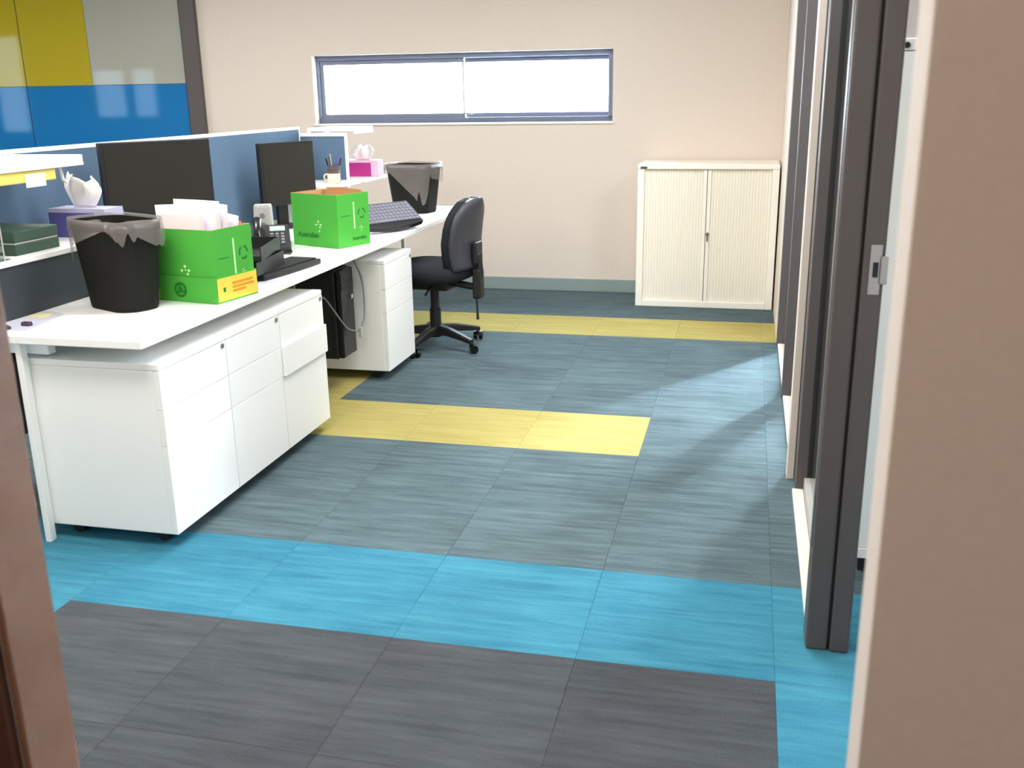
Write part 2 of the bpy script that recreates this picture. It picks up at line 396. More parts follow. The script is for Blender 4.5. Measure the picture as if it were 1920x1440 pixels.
# ------------------------------------------------------------------ ceiling lamps
def troffer(x, y, label, watts, L=1.2, Wd=0.6, color=(1.0, 0.96, 0.9)):
    t = thing('ceiling_light', label, 'ceiling light', (x, y, ZC-0.045), 0, 'recessed ceiling lamps')
    bm = bmesh.new()
    for d in ((-L/2, L/2, -Wd/2, -Wd/2+0.03), (-L/2, L/2, Wd/2-0.03, Wd/2), (-L/2, -L/2+0.03, -Wd/2+0.03, Wd/2-0.03), (L/2-0.03, L/2, -Wd/2+0.03, Wd/2-0.03)):
        box(bm, *d, 0.0, 0.0445)
    obj('frame', bm, WPOW, t)
    B('diffuser', (-L/2+0.03, L/2-0.03, -Wd/2+0.03, Wd/2-0.03, 0.012, 0.02), TROF, t)
    la = bpy.data.lights.new('lamp', 'AREA'); la.shape = 'RECTANGLE'; la.size = L-0.08; la.size_y = Wd-0.08; la.energy = watts; la.color = color
    lo = bpy.data.objects.new('lamp', la); COL.objects.link(lo); lo.parent = t; lo.location = (0, 0, 0.008)
    return t
for x, y, l in ((-1.35, 1.65, 'over the turquoise carpet band'), (-0.9, 4.7, 'over the aisle before the cream cupboard'), (-3.6, 2.7, 'behind the divider screen, doorway end'),
                (-3.6, 5.0, 'behind the divider screen, window end'), (-6.3, 2.7, 'furthest left, by the side windows'), (-6.3, 5.0, 'furthest left, by the coloured panels')):
    troffer(x, y, 'flush white ceiling lamp '+l, TROFFER_W)
troffer(-0.4, 3.3, 'added ceiling lamp over the aisle, extra light for the drawer fronts', 30.0, color=(0.94, 0.96, 1.0))  # invented lamp, throws more light on the far drawer fronts
troffer(-0.4, -0.6, 'flush white ceiling lamp in the room behind the viewer', ROOM_W, color=(1.0, 0.76, 0.62))
troffer(1.7, 3.6, 'added ceiling lamp brightening the side office', OFFICE_W, color=(0.84, 0.90, 1.0))  # invented lamp, lights the office and spills through the glass

# ------------------------------------------------------------------ workbench
DZ = 0.71; DF = -1.742; DB = -2.66; DN, DE = 2.50, 6.18
desk = thing('workbench', 'long white workbench carrying the monitors, bins and green cartons', 'desk', (-2.2, 2.5, 0))
def D(nm, x0, x1, y0, y1, z0, z1, mt, bev=0.002): return B(nm, (x0+2.2, x1+2.2, y0-2.5, y1-2.5, z0, z1), mt, desk, bev)
D('desktop', DB, DF, DN, DE, DZ-0.026, DZ, WHITE, 0.003)
D('leg', -2.207, -2.185, 2.52, 2.55, 0, DZ-0.027, WPOW, 0.004)
D('leg', -2.207, -2.185, 6.10, 6.145, 0, DZ-0.027, WPOW, 0.004)
D('cross_rail', -2.64, -2.12, 2.565, 2.60, DZ-0.075, DZ-0.027, WPOW, 0.003)
D('cross_rail', -2.64, -2.0, 6.06, 6.095, DZ-0.075, DZ-0.027, WPOW, 0.003)
D('beam', -2.37, -2.31, 2.605, 6.055, DZ-0.085, DZ-0.027, WPOW, 0.003)
D('cable_tray', -2.62, -2.50, 2.70, 6.0, DZ-0.19, DZ-0.03, BLACK, 0.004)
D('modesty_panel', -2.66, -2.645, 2.62, 6.05, 0.18, DZ-0.027, FRAME, 0.002)

# mobile pedestals -------------------------------------------------
def pedestal(y, label, open_mid=0.0):
    w, d, z0, z1 = 0.4055, 0.50, 0.05, 0.622
    p = thing('drawer_pedestal', label, 'drawer unit', (-1.735-d/2, y+w/2, 0), 0, 'white drawer pedestals under the workbench')
    xf = d/2
    B('body', (-d/2, xf-0.022, -w/2, w/2, z0, z1-0.022), WPOW, p, 0.003)
    B('top', (-d/2, xf, -w/2, w/2, z1-0.0215, z1), WPOW, p, 0.003)
    for za, zb, k in ((z0+0.001, 0.3525, 0), (0.3545, 0.4725, 1), (0.4745, z1-0.0230, 2)):
        off = open_mid if k == 1 else 0.0
        dr = B('drawer', (xf-0.0215+off, xf+off, -w/2+0.0005, w/2-0.0005, za, zb), WPOW, p, 0.001)
        if off:
            B('drawer_box', (xf-0.3, xf-0.022+off, -w/2+0.02, w/2-0.02, za+0.01, za+0.02), WPOW, dr)
        if k == 2:
            bm = bmesh.new(); cyl(bm, (xf, w/2-0.024, zb-0.012), (xf+0.004, w/2-0.024, zb-0.012), 0.0085, n=14); lk = obj('lock', bm, METAL, dr)
    for sx in (-1, 1):
        for sy in (-1, 1):
            c = bmesh.new(); x, yy = sx*(d/2-0.09), sy*(w/2-0.07)
            cyl(c, (x, yy-0.02, 0.021), (x, yy-0.004, 0.021), 0.021, n=14); cyl(c, (x, yy+0.004, 0.021), (x, yy+0.02, 0.021), 0.021, n=14)
            box(c, x-0.012, x+0.012, yy-0.005, yy+0.005, 0.02, 0.0495)
            obj('castor', c, BLACK, p)
    return p
pedestal(2.562, 'white drawer pedestal nearest the doorway, at the front of the row of three')
pedestal(2.970, 'white drawer pedestal in the middle of the row of three')
pedestal(3.378, 'white drawer pedestal with its middle drawer slightly open, far end of the row', 0.011)
pedestal(4.538, 'white drawer pedestal standing alone between computer and swivel chair')

# computer hung under the bench -------------------------------------
pc = thing('computer_tower', 'black computer tower hanging under the workbench with a looped grey cable', 'computer', (-2.0, 4.40, 0.165))
B('case', (-0.10, 0.09, -0.085, 0.085, 0, 0.44), BLACK, pc, 0.006)
B('front_bezel', (0.0905, 0.118, -0.083, 0.083, 0.004, 0.436), BLACKG, pc, 0.008)
for k in range(2): B('drive_bay', (0.118, 0.1205, -0.072, 0.072, 0.34+0.045*k, 0.378+0.045*k), BLACK, pc, 0.002)
B('power_button', (0.118, 0.122, 0.04, 0.062, 0.28, 0.302), GREYP, pc, 0.002)
bm = bmesh.new(); box(bm, -0.11, 0.06, -0.095, -0.0855, 0.03, 0.5185); box(bm, -0.11, 0.06, 0.0855, 0.095, 0.03, 0.5185); box(bm, -0.11, 0.06, -0.095, 0.095, 0.508, 0.5185)
obj('hanger', bm, BLACK, pc)
bm = bmesh.new(); tube(bm, smooth_path([(0.05, -0.2, 0.31), (0.06, -0.15, 0.32), (0.09, -0.11, 0.25), (0.13, -0.05, 0.15), (0.16, 0.03, 0.13), (0.165, 0.09, 0.2), (0.15, 0.12, 0.35), (0.12, 0.11, 0.45), (0.08, 0.10, 0.51)]), 0.0045, 8)
obj('cable', bm, CABLE, pc, smooth=True)
B('cable_plug', (0.155, 0.172, 0.02, 0.034, 0.09, 0.14), GREYP, pc, 0.003)

# screens -------------------------------------------------------------
scr = thing('desk_screen', 'long blue fabric divider screen with white top rail behind the monitors', 'divider', (-2.70, 2.5, DZ))
def SC(nm, y0, y1, z0, z1, mt, x0=-0.011, x1=0.011, bev=0.002): return B(nm, (x0, x1, y0-2.5, y1-2.5, z0-DZ, z1-DZ), mt, scr, bev)
for k, (y0, y1) in enumerate(((2.52, 4.05), (4.056, 5.70))): SC('fabric_panel', y0, y1, 0.716, 1.215, BLUEF)
SC('top_rail', 2.515, 5.712, 1.2155, 1.232, WPOW, -0.013, 0.013)
SC('end_post', 5.7005, 5.714, 0.716, 1.215, WPOW, -0.012, 0.012)
SC('end_post', 2.506, 2.5195, 0.716, 1.215, WPOW, -0.012, 0.012)
SC('seam_strip', 4.0505, 4.0555, 0.716, 1.215, WPOW, -0.0118, 0.0118, 0)
SC('support_beam', 2.55, 5.68, 0.56, 0.7155, WPOW, -0.02, 0.02)
for y in (2.6, 5.6): SC('foot', y, y+0.05, 0.0, 0.56, WPOW, -0.02, 0.02)
ret = thing('return_screen', 'short pale blue return screen at the far end of the workbench', 'divider', (-2.55, 5.735, DZ))
B('fabric_panel', (-0.145, 0.145, -0.012, 0.012, 0.001, 0.462), BLUEF, ret, 0.003)
B('top_rail', (-0.15, 0.15, -0.016, 0.016, 0.4625, 0.482), WPOW, ret, 0.003)
B('end_post', (0.1455, 0.157, -0.014, 0.014, 0.001, 0.482), WPOW, ret, 0.003)

# raised shelves on the desk and hanging trays --------------------------
def riser(y0, y1, x1, label, dark=False, zt=0.205):
    t = thing('desk_riser', label, 'shelf', (-2.46, y0, DZ), 0, 'raised shelves at the two ends of the workbench')
    L = y1-y0
    B('shelf_board', (-0.20, x1+2.46, 0, L, zt-0.02, zt), WHITE, t, 0.003)
    for y in (0.03, L-0.05): B('upright', ((-0.19, x1+2.46-0.03) if dark else (-0.19, -0.10)) + (y, y+0.018, 0.0005, zt-0.0205), FRAME if dark else WPOW, t, 0.002)
    if dark: B('shade_panel', (x1+2.46-0.022, x1+2.46-0.008, 0.004, L-0.004, 0.0005, zt-0.0205), mat('under_shelf_shade', (52, 58, 64), 0.5), t, 0.002)  # dark sheet standing in for the shade under the shelf
    return t
riser(2.53, 3.42, -2.335, 'white raised shelf with a dark panel added for the shade below it, at the doorway end of the workbench', True, 0.195)
riser(5.27, 5.70, -2.30, 'white raised shelf before the pale return screen at the far end of the workbench')
t = riser(5.765, 6.16, -2.29, 'white raised shelf under the pink tissue box at the far end of the workbench')

hs = thing('hanging_shelf', 'white shelf hung on the blue screen near the doorway, yellow folder under it', 'shelf', (-2.70, 2.9, 1.18), 0, 'shelves hung on the divider screens')
B('board', (0.026, 0.325, -0.35, 0.305, 0.012, 0.036), WPOW, hs, 0.003)
B('lip', (0.312, 0.326, -0.35, 0.305, -0.002, 0.0118), WPOW, hs, 0.002)
for y in (-0.34, 0.22):
    bm = bmesh.new(); tube(bm, [(0.285, y, 0.0115), (0.285, y+0.012, -0.05), (0.282, y+0.03, -0.06)], 0.006, 6); obj('bracket', bm, WPOW, hs)
    B('hook', (-0.026, 0.0255, y, y+0.025, 0.0525, 0.0555), WPOW, hs); B('hook_arm', (0.0235, 0.0275, y, y+0.025, 0.0365, 0.0524), WPOW, hs)
fo = tag(B('folder', (-2.41, -2.385, 2.60, 3.06, 1.138, 1.177), mat('yellow_folder', (238, 222, 112), 0.6), bevel=0.004), 'thin yellow folder under the hanging shelf by the doorway', 'folder')
nt_ = tag(B('paper_note', (-2.3835, -2.3825, 2.90, 3.0, 1.122, 1.1665), PAPER), 'small white paper note stuck below the yellow folder', 'note')
fs_ = thing('hanging_shelf', 'white shelf over the pink tissue box at the far end of the workbench', 'shelf', (-2.66, 5.90, DZ), 0, 'shelves hung on the divider screens')
B('board', (-0.02, 0.30, -0.10, 0.20, 0.490, 0.512), WPOW, fs_, 0.003)
B('lip', (0.288, 0.302, -0.10, 0.20, 0.474, 0.4898), WPOW, fs_, 0.002)
B('back_post', (-0.02, 0.0, -0.10, 0.20, 0.2055, 0.4895), WPOW, fs_, 0.002)

# monitors ----------------------------------------------------------------
def monitor(loc, rz, w, h, zc, label, stand_d=0.15, glossy=SCREENM):
    t = thing('monitor', label, 'monitor', (loc[0], loc[1], DZ), rz, 'monitors on the workbench')
    # the screen faces local -y
    B('panel', (-w/2, w/2, -0.016, 0.016, zc-h/2, zc+h/2), BLACK, t, 0.004)
    B('screen', (-w/2+0.014, w/2-0.014, -0.0175, -0.0162, zc-h/2+0.018, zc+h/2-0.014), glossy, t)
    B('rear_hump', (-w/4, w/4, 0.0163, 0.05, zc-h/4, zc+h/4), BLACK, t, 0.012)
    B('stand_neck', (-0.035, 0.035, 0.051, 0.075, 0.013, zc+0.03), BLACK, t, 0.004)
    bm = bmesh.new(); prism(bm, rrect(0.21, stand_d, 0.04, 6, 0, 0.04), 0.0005, 0.0125); obj('stand_base', bm, BLACK, t, 0.003)
    return t
# first: top corners near (-2.55,3.54) and (-2.29,3.94); second: near (-2.54,4.88) and (-2.40,5.23)
monitor((-2.42, 3.74), math.radians(90-33), 0.478, 0.325, 0.3675, 'black monitor with dark screen nearest the doorway, largest on the bench')
monitor((-2.46, 5.03), math.radians(90-22), 0.385, 0.335, 0.296, 'smaller black monitor behind the open green carton, further along the bench')

# waste bins standing on the desk ------------------------------------------
def waste_bin(loc, rz, label, w, d, h, seed, sag):
    t = thing('waste_bin', label, 'waste bin', loc, rz, 'black bins stood on the workbench')
    def ring(f, z, off=0.0): return [(x, y, z) for x, y in rrect(w*f+2*off, d*f+2*off, 0.07, 8)]
    bm = bmesh.new()
    loft(bm, [ring(0.79, 0.0005), ring(0.81, 0.012), ring(0.985, h-0.03), ring(1.0, h-0.028), ring(1.01, h), ring(0.985, h, -0.002), ring(0.80, 0.014, -0.004)], cap0=True, cap1=True)
    obj('bucket', bm, BINM, t, smooth=False, bevel=0)
    rnd = random.Random(seed); base = rrect(w, d, 0.07, 24); n = len(base); bm = bmesh.new(); R = []
    for k, (zz, f, off) in enumerate(((-0.10, 0.90, -0.006), (-0.05, 0.95, -0.006), (-0.012, 0.99, -0.004), (0.006, 1.005, 0.0), (0.009, 1.012, 0.006), (-0.02, 1.01, 0.012), (-0.5, 1, 0), (-1.0, 1, 0))):
        r = []
        for i, (x, y) in enumerate(base):
            a = math.atan2(y, x); L = math.hypot(x, y)
            wob = mnoise.noise((x*22+seed, y*22, k*0.7))
            hang = sag(a)*max(0.25, 0.75+1.5*mnoise.noise((x*13, y*13, seed*1.7))+0.5*mnoise.noise((x*45, y*45, seed)))
            if zz <= -0.5:
                q = -zz; z = h-0.02-(hang-0.02)*(q if q > 0.9 else 0.55) ; g = 1.0-0.17*(h-z)/h; o2 = 0.014+0.012*abs(wob)+0.008*q*abs(mnoise.noise((x*40, y*40, seed+k)))
            else:
                z = h+zz+0.004*wob; g = f; o2 = off+0.003*wob
            r.append((x*g+x/L*o2, y*g+y/L*o2, z))
        R.append(r)
    loft(bm, R, False, False)
    obj('bin_liner', bm, LINER, t, smooth=True)
    return t
waste_bin((-2.10, 2.955, DZ), math.radians(-24), 'black waste bin with crumpled grey liner, stood on bench end by the doorway', 0.325, 0.20, 0.302, 3,
          lambda a: 0.06+0.05*max(0, math.cos(a-0.0))**2+0.09*max(0, math.cos(a-PI))**3)
waste_bin((-2.005, 5.83, DZ), math.radians(-12), 'black waste bin with liner pulled well down, stood at the far bench end', 0.30, 0.25, 0.29, 11,
          lambda a: 0.12+0.04*math.cos(a*2+1))

# green copy-paper cartons -----------------------------------------------------
def recycle(parent, M, r, material):
    bm = bmesh.new()
    for k in range(3):
        a0 = k*2*PI/3; n = 6; rings = []
        for s in range(n+1):
            a = a0+s/n*1.45; wd = 0.32*r if s < n-1 else 0.36*r
            if s == n: wd = 0.02*r
            rings.append([(math.cos(a)*(r-wd/2), math.sin(a)*(r-wd/2), 0), (math.cos(a)*(r+wd/2), math.sin(a)*(r+wd/2), 0), (math.cos(a)*(r+wd/2), math.sin(a)*(r+wd/2), 0.0006), (math.cos(a)*(r-wd/2), math.sin(a)*(r-wd/2), 0.0006)])
        loft(bm, rings)
    bmesh.ops.transform(bm, matrix=M, verts=bm.verts[:])
    return obj('recycling_mark', bm, material, parent)
def leaf_cluster(parent, M, s):
    bm = bmesh.new()
    for dx, dy, q in ((0, 1.0, 1), (-0.9, 0.1, 0.9), (0.95, 0.15, 1), (0.1, 0.25, 0.55), (0.55, -0.6, 0.9), (0.25, -1.6, 0.8)):
        p = [(dx*s+math.cos(a)*0.36*s*q*(1 if i % 2 == 0 else 0.62), dy*s+math.sin(a)*0.36*s*q*(1.2 if i % 2 else 0.7)) for i, a in enumerate([j*PI/4 for j in range(8)])]
        prism(bm, p, 0, 0.0006)
    bmesh.ops.transform(bm, matrix=M, verts=bm.verts[:])
    return obj('leaf_print', bm, PALEPR, parent)
def face_left(x, z, y=0.0):    # the carton's long face, local -y; x along it
    return Matrix(((1,0,0,x),(0,0,-1,-y),(0,1,0,z),(0,0,0,1)))
def face_right(y, z, x):       # the carton's short face, local +x
    return Matrix(((0,0,1,x),(1,0,0,y),(0,1,0,z),(0,0,0,1)))
def carton(loc, rz, label, z0=0.0, words=True):
    t = thing('paper_carton', label, 'carton', loc, rz, 'green copy-paper cartons on the workbench')
    L, Dp, h, th = 0.308, 0.215, 0.252, 0.004       # near corner (right front) at the origin
    bm = bmesh.new()
    o_ = [(-L, 0), (0, 0), (0, Dp), (-L, Dp)]; i_ = [(-L+th, th), (-th, th), (-th, Dp-th), (-L+th, Dp-th)]
    R = loft(bm, [[(x, y, z0+0.0005) for x, y in o_], [(x, y, z0+h) for x, y in o_], [(x, y, z0+h) for x, y in i_], [(x, y, z0+0.006) for x, y in i_]])
    bm.faces.ensure_lookup_table()
    inner = set(R[2]) | set(R[3])
    for f in bm.faces: f.material_index = 1 if sum(v in inner for v in f.verts) >= 2 else 0
    obj('carton_body', bm, [GREEN, KRAFT], t)
    # flap folded down inside, its brown back bowing up along the long side
    bm = bmesh.new(); loft(bm, [[(-L+0.03, Dp-0.012, z0+h-0.05), (-L+0.03, Dp-0.008, z0+h-0.05), (-L+0.035, Dp-0.006, z0+h+0.010), (-L+0.035, Dp-0.010, z0+h+0.010)],
                                [(-L/2, Dp-0.016, z0+h-0.05), (-L/2, Dp-0.012, z0+h-0.05), (-L/2, Dp-0.010, z0+h+0.016), (-L/2, Dp-0.014, z0+h+0.016)],
                                [(-0.03, Dp-0.012, z0+h-0.05), (-0.03, Dp-0.008, z0+h-0.05), (-0.035, Dp-0.006, z0+h+0.008), (-0.035, Dp-0.010, z0+h+0.008)]])
    obj('flap', bm, KRAFT, t)
    B('tape_strip', (0.0002, 0.0008, Dp*0.50, Dp*0.54, z0+0.085, z0+h-0.04), PALEPR, t)
    leaf_cluster(t, face_left(-L*0.42, z0+0.105, 0.0002), 0.017)
    recycle(t, face_right(Dp*0.76, z0+0.155, 0.0002), 0.022, GREEN_D)
    leaf_cluster(t, face_right(Dp*0.72, z0+0.085, 0.0002), 0.009)
    B('print_line', (0.0002, 0.0008, Dp*0.12, Dp*0.38, z0+0.148, z0+0.151), GREEN_D, t)
    if words:
        text_mesh('lettering', 'Australian', 0.036, GREEN_D, t, face_left(-L*0.66, z0+0.055, 0.0008), bold=0.0006)
        text_mesh('lettering', 'Australian', 0.024, GREEN_D, t, face_right(Dp*0.66, z0+0.038, 0.0008), bold=0.0004)
    return t
c1 = carton((-1.872, 4.315, DZ), math.radians(-22), 'open green carton alone before the smaller monitor, brown inside showing')
# second carton stands in its own lid
rz2 = math.radians(-10)
c2 = carton((-1.79, 3.04, DZ), rz2, 'green carton full of white papers, set in a yellow sided lid', 0.006, words=False)
L, Dp = 0.318, 0.226
bm = bmesh.new(); ox, oy = 0.005, -0.005
o_ = [(ox-L, oy), (ox, oy), (ox, oy+Dp), (ox-L, oy+Dp)]; i_ = [(ox-L+0.0035, oy+0.0035), (ox-0.0035, oy+0.0035), (ox-0.0035, oy+Dp-0.0035), (ox-L+0.0035, oy+Dp-0.0035)]
loft(bm, [[(x, y, 0.0005) for x, y in o_], [(x, y, 0.092) for x, y in o_], [(x, y, 0.092) for x, y in i_], [(x, y, 0.004) for x, y in i_]])
lid = obj('lid', bm, GREEN, c2)
B('yellow_label', (ox+0.0002, ox+0.0008, oy+0.006, oy+Dp-0.002, 0.006, 0.088), YELLOW, lid)
B('yellow_end', (ox-L+0.001, ox-L+0.06, oy-0.0008, oy-0.0002, 0.006, 0.088), YELLOW, lid)
for k, (zz, y0, y1) in enumerate(((0.058, 0.085, 0.2), (0.044, 0.085, 0.205), (0.030, 0.085, 0.16))):
    B('label_print', (ox+0.0009, ox+0.0012, oy+y0, oy+y1, zz, zz+0.009), ORANGE, lid)
B('label_mark', (ox+0.0009, ox+0.0012, oy+0.035, oy+0.048, 0.038, 0.054), GREEN_D, lid)
bm = bmesh.new(); cyl(bm, (ox-0.16, oy-0.0002, 0.044), (ox-0.16, oy-0.001, 0.044), 0.028, n=24); obj('round_mark', bm, GREEN_D, lid)
recycle(lid, face_left(ox-0.16, 0.044, -oy+0.0011), 0.015, GREEN)
# loose papers standing in the carton
def sheet(parent_mat, w, h, cx, cy, z, yawa, lean, curl, label, group, rollz=0.0):
    bm = bmesh.new(); nx, nz = 6, 8
    M = parent_mat @ Matrix.Translation((cx, cy, z)) @ Matrix.Rotation(yawa, 4, 'Z') @ Matrix.Rotation(lean, 4, 'X') @ Matrix.Rotation(-rollz, 4, 'Y')
    top = [[Vector(((i/nx-0.5)*w, curl*math.sin(PI*i/nx)*(k/nz), k/nz*h)) for i in range(nx+1)] for k in range(nz+1)]
    V = [[bm.verts.new(p) for p in r] for r in top]; V2 = [[bm.verts.new(p+Vector((0, 0.0012, 0))) for p in r] for r in top]
    for k in range(nz):
        for i in range(nx):
            bm.faces.new((V[k][i], V[k][i+1], V[k+1][i+1], V[k+1][i])); bm.faces.new((V2[k][i], V2[k+1][i], V2[k+1][i+1], V2[k][i+1]))
    for k in range(nz):
        bm.faces.new((V[k][0], V[k+1][0], V2[k+1][0], V2[k][0])); bm.faces.new((V[k][nx], V2[k][nx], V2[k+1][nx], V[k+1][nx]))
    for i in range(nx):
        bm.faces.new((V[nz][i], V[nz][i+1], V2[nz][i+1], V2[nz][i])); bm.faces.new((V[0][i], V2[0][i], V2[0][i+1], V[0][i+1]))
    o = obj('paper_sheet', bm, PAPER, smooth=True)
    o.matrix_world = M
    return tag(o, label, 'paper', group)
PM = Matrix.Translation((-1.79, 3.04, DZ)) @ Matrix.Rotation(rz2, 4, 'Z')
for cx, cy, zb, yw, ln, rl, w, h, l in ((-0.165, 0.045, 0.02, 0.0, -0.03, 0.05, 0.21, 0.318, 'foremost white sheet standing in the papers carton, tilted left'),
        (-0.135, 0.080, 0.02, 0.02, -0.03, -0.02, 0.20, 0.330, 'second white sheet from the front in the papers carton'),
        (-0.125, 0.115, 0.02, -0.02, -0.02, -0.05, 0.185, 0.318, 'third white sheet from the front in the papers carton'),
        (-0.112, 0.150, 0.04, 0.04, -0.02, -0.13, 0.15, 0.262, 'rearmost white sheet in the papers carton, sagging towards the trays')):
    sheet(PM, w, h, cx, cy, zb, yw, ln, 0.012, l, 'papers standing in the green carton', rl)

# keyboards, trays, phone ------------------------------------------------------
def keyboard(t, w, d, th, keymat, body, curve=0.012):
    n = 12; poly = []
    for i in range(n+1): poly.append((-w/2+w*i/n, -d/2-curve*math.sin(PI*i/n)))
    for i in range(n+1): poly.append((w/2-w*i/n, d/2))
    bm = bmesh.new(); prism(bm, poly, 0, th); obj('body', bm, body, t, 0.004)
    bm = bmesh.new()
    for r in range(6):
        k = 15; y = d/2-0.016-r*(d-0.03)/6
        for i in range(k):
            x = -w/2+0.012+i*(w-0.024)/k
            if r == 5 and 4 <= i <= 8:
                if i == 4: box(bm, x, x+5*(w-0.024)/k-0.003, y-(d-0.03)/6+0.003, y, th, th+0.006)
                continue
            box(bm, x, x+(w-0.024)/k-0.003, y-(d-0.03)/6+0.003, y, th, th+0.006)
    ko = obj('keys', bm, keymat, t); ko['kind'] = 'stuff'
k2 = thing('keyboard', 'grey keyed keyboard tipped up beside the open green carton', 'keyboard', (-1.888, 4.975, DZ+0.069), 0, 'keyboards on the workbench')
keyboard(k2, 0.40, 0.175, 0.028, KEYM, BLACK, 0.03)
k2.rotation_euler = (math.radians(34), 0, math.radians(58))
kr = bmesh.new(); box(kr, -0.16, 0.16, 0.05, 0.08, -0.06, -0.001); obj('prop', kr, BLACK, k2)
k1 = thing('keyboard', 'flat black keyboard lying under the black letter trays by the bench edge', 'keyboard', (-1.885, 3.70, DZ+0.001), math.radians(84), 'keyboards on the workbench')
keyboard(k1, 0.44, 0.155, 0.022, KEYB, BLACK, 0.008)
def tray(loc, rz, label, tilt=0.0):
    t = thing('letter_tray', label, 'letter tray', loc, rz, 'black letter trays')
    t.rotation_euler = (tilt, 0, rz)
    L, Wd, h, th = 0.33, 0.25, 0.052, 0.004
    B('base', (-Wd/2, Wd/2, -L/2, L/2, 0, th), BLACK, t); B('back_wall', (-Wd/2, Wd/2, L/2-th, L/2, th, h), BLACK, t)
    for s in (-1, 1): B('side_wall', ((Wd/2-th)*s if s < 0 else Wd/2-th, (Wd/2-th)*s+th if s < 0 else Wd/2, -L/2, L/2-th, th, h), BLACK, t)
    B('front_lip', (-Wd/2+th, Wd/2-th, -L/2, -L/2+th, th, 0.02), BLACK, t)
    return t
tray((-1.975, 3.56, DZ+0.0305), math.radians(8), 'lower black letter tray lying over the flat keyboard')
tray((-1.985, 3.58, DZ+0.084), math.radians(14), 'upper black letter tray, topmost of the pair beside the papers carton')
sp_ = thing('desk_speaker', 'light grey upright speaker between papers carton and black phone', 'speaker', (-2.28, 4.37, DZ), math.radians(20))
bm = bmesh.new(); loft(bm, [[(x*s, y*s+0.0, z) for x, y in rrect(0.095, 0.085, 0.012, 3)] for z, s in ((0.0005, 1.08), (0.015, 1.08), (0.02, 0.98), (0.19, 0.86), (0.2, 0.80))]); obj('cabinet', bm, GREYP, sp_, smooth=False)
bm = bmesh.new(); cyl(bm, (0.0, -0.0415, 0.09), (0.0, -0.046, 0.09), 0.028, n=20); obj('driver', bm, CABLE, sp_)
bm = bmesh.new(); cyl(bm, (0.0, -0.039, 0.15), (0.0, -0.0425, 0.15), 0.012, n=16); obj('tweeter', bm, CABLE, sp_)
ph = thing('desk_phone', 'black desk phone with handset, behind the letter trays', 'phone', (-2.16, 4.19, DZ), math.radians(28))
bm = bmesh.new(); loft(bm, [[(-0.09, y, z) for y, z in ((-0.1, 0.0005), (0.09, 0.0005), (0.09, 0.11), (0.06, 0.12), (-0.1, 0.03))], [(0.09, y, z) for y, z in ((-0.1, 0.0005), (0.09, 0.0005), (0.09, 0.11), (0.06, 0.12), (-0.1, 0.03))]]); obj('base', bm, BLACK, ph, 0.006)
A = Matrix.Translation((0, -0.02, 0.077)) @ Matrix.Rotation(math.radians(29.4), 4, 'X')
for r in range(4):
    for c in range(3):
        bm = bmesh.new(); box(bm, 0.0+c*0.024, 0.016+c*0.024, -0.06+r*0.022, -0.047+r*0.022, -0.003, 0.004, A); obj('button', bm, CABLE, ph, 0.001)
bm = bmesh.new(); box(bm, 0.0, 0.07, 0.035, 0.07, -0.003, 0.004, A); obj('display', bm, mat('phone_display', (170, 190, 180), 0.3), ph)
bm = bmesh.new(); tube(bm, [A @ Vector(p) for p in ((-0.055, -0.085, 0.012), (-0.055, -0.07, 0.03), (-0.055, 0.0, 0.042), (-0.055, 0.075, 0.03), (-0.055, 0.088, 0.012))], [0.022, 0.024, 0.016, 0.024, 0.022], 12); obj('handset', bm, BLACKG, ph, smooth=True)
bm = bmesh.new(); tube(bm, smooth_path([(-0.06, -0.12, 0.03), (-0.02, -0.16, 0.015), (0.05, -0.15, 0.012), (0.09, -0.1, 0.012)]), 0.005, 6); obj('cord', bm, BLACKG, ph, smooth=True)
# mouse-sized pale bits by the phone
tag(B('sticky_pad', (-2.215, -2.16, 4.36, 4.415, DZ+0.0005, DZ+0.022), mat('mint_pad', (200, 232, 214), 0.7), bevel=0.002), 'small pale mint note pad between phone and open green carton', 'note pad')

# papers lying on the desk
def flat_paper(name, pts, z, material, label, cat, group=None, th=0.0012):
    bm = bmesh.new(); prism(bm, pts, z, z+th); return tag(obj(name, bm, material), label, cat, group)
fp = flat_paper('document', [(-2.332, 2.54), (-2.19, 2.57), (-2.235, 2.80), (-2.29, 2.83), (-2.332, 2.83)], DZ+0.0005, LAV, 'lavender printed sheets lying by the bench corner', 'paper')
f2 = flat_paper('document', [(-2.17, 2.56), (-1.98, 2.62), (-2.03, 2.80), (-2.215, 2.80)], DZ+0.0005, PAPER, 'white sheet lying before the near waste bin', 'paper')
for k in range(4):
    bm = bmesh.new(); a = -2.16+0.005*k; prism(bm, [(a, 2.60+0.03*k), (a+0.11, 2.63+0.03*k), (a+0.108, 2.637+0.03*k), (a-0.002, 2.607+0.03*k)], DZ+0.0017, DZ+0.0019); obj('print_line', bm, mat('faint_print', (222, 206, 204), 0.8), f2)
flat_paper('sticky_note', [(-2.325, 2.73), (-2.25, 2.735), (-2.262, 2.80), (-2.328, 2.795)], DZ+0.002, STICKY, 'pale yellow sticky note on the lavender sheets', 'note')
for k, (x, y, l) in enumerate(((-2.27, 2.57, 'small dark eraser on the lavender sheets nearest the bench corner'), (-2.235, 2.625, 'dark binder clip on the lavender sheets beside the eraser'))):
    bm = bmesh.new(); loft(bm, [[(x+px, y+py, DZ+0.002+z) for px, py in rrect(0.034*s, 0.018*s, 0.004, 2)] for z, s in ((0, 1.0), (0.006, 1.0), (0.012, 0.6+0.3*k))]); tag(obj('binder_clip' if k else 'eraser', bm, mat('plum_plastic', (70, 58, 72), 0.5)), l, 'clip' if k else 'eraser')
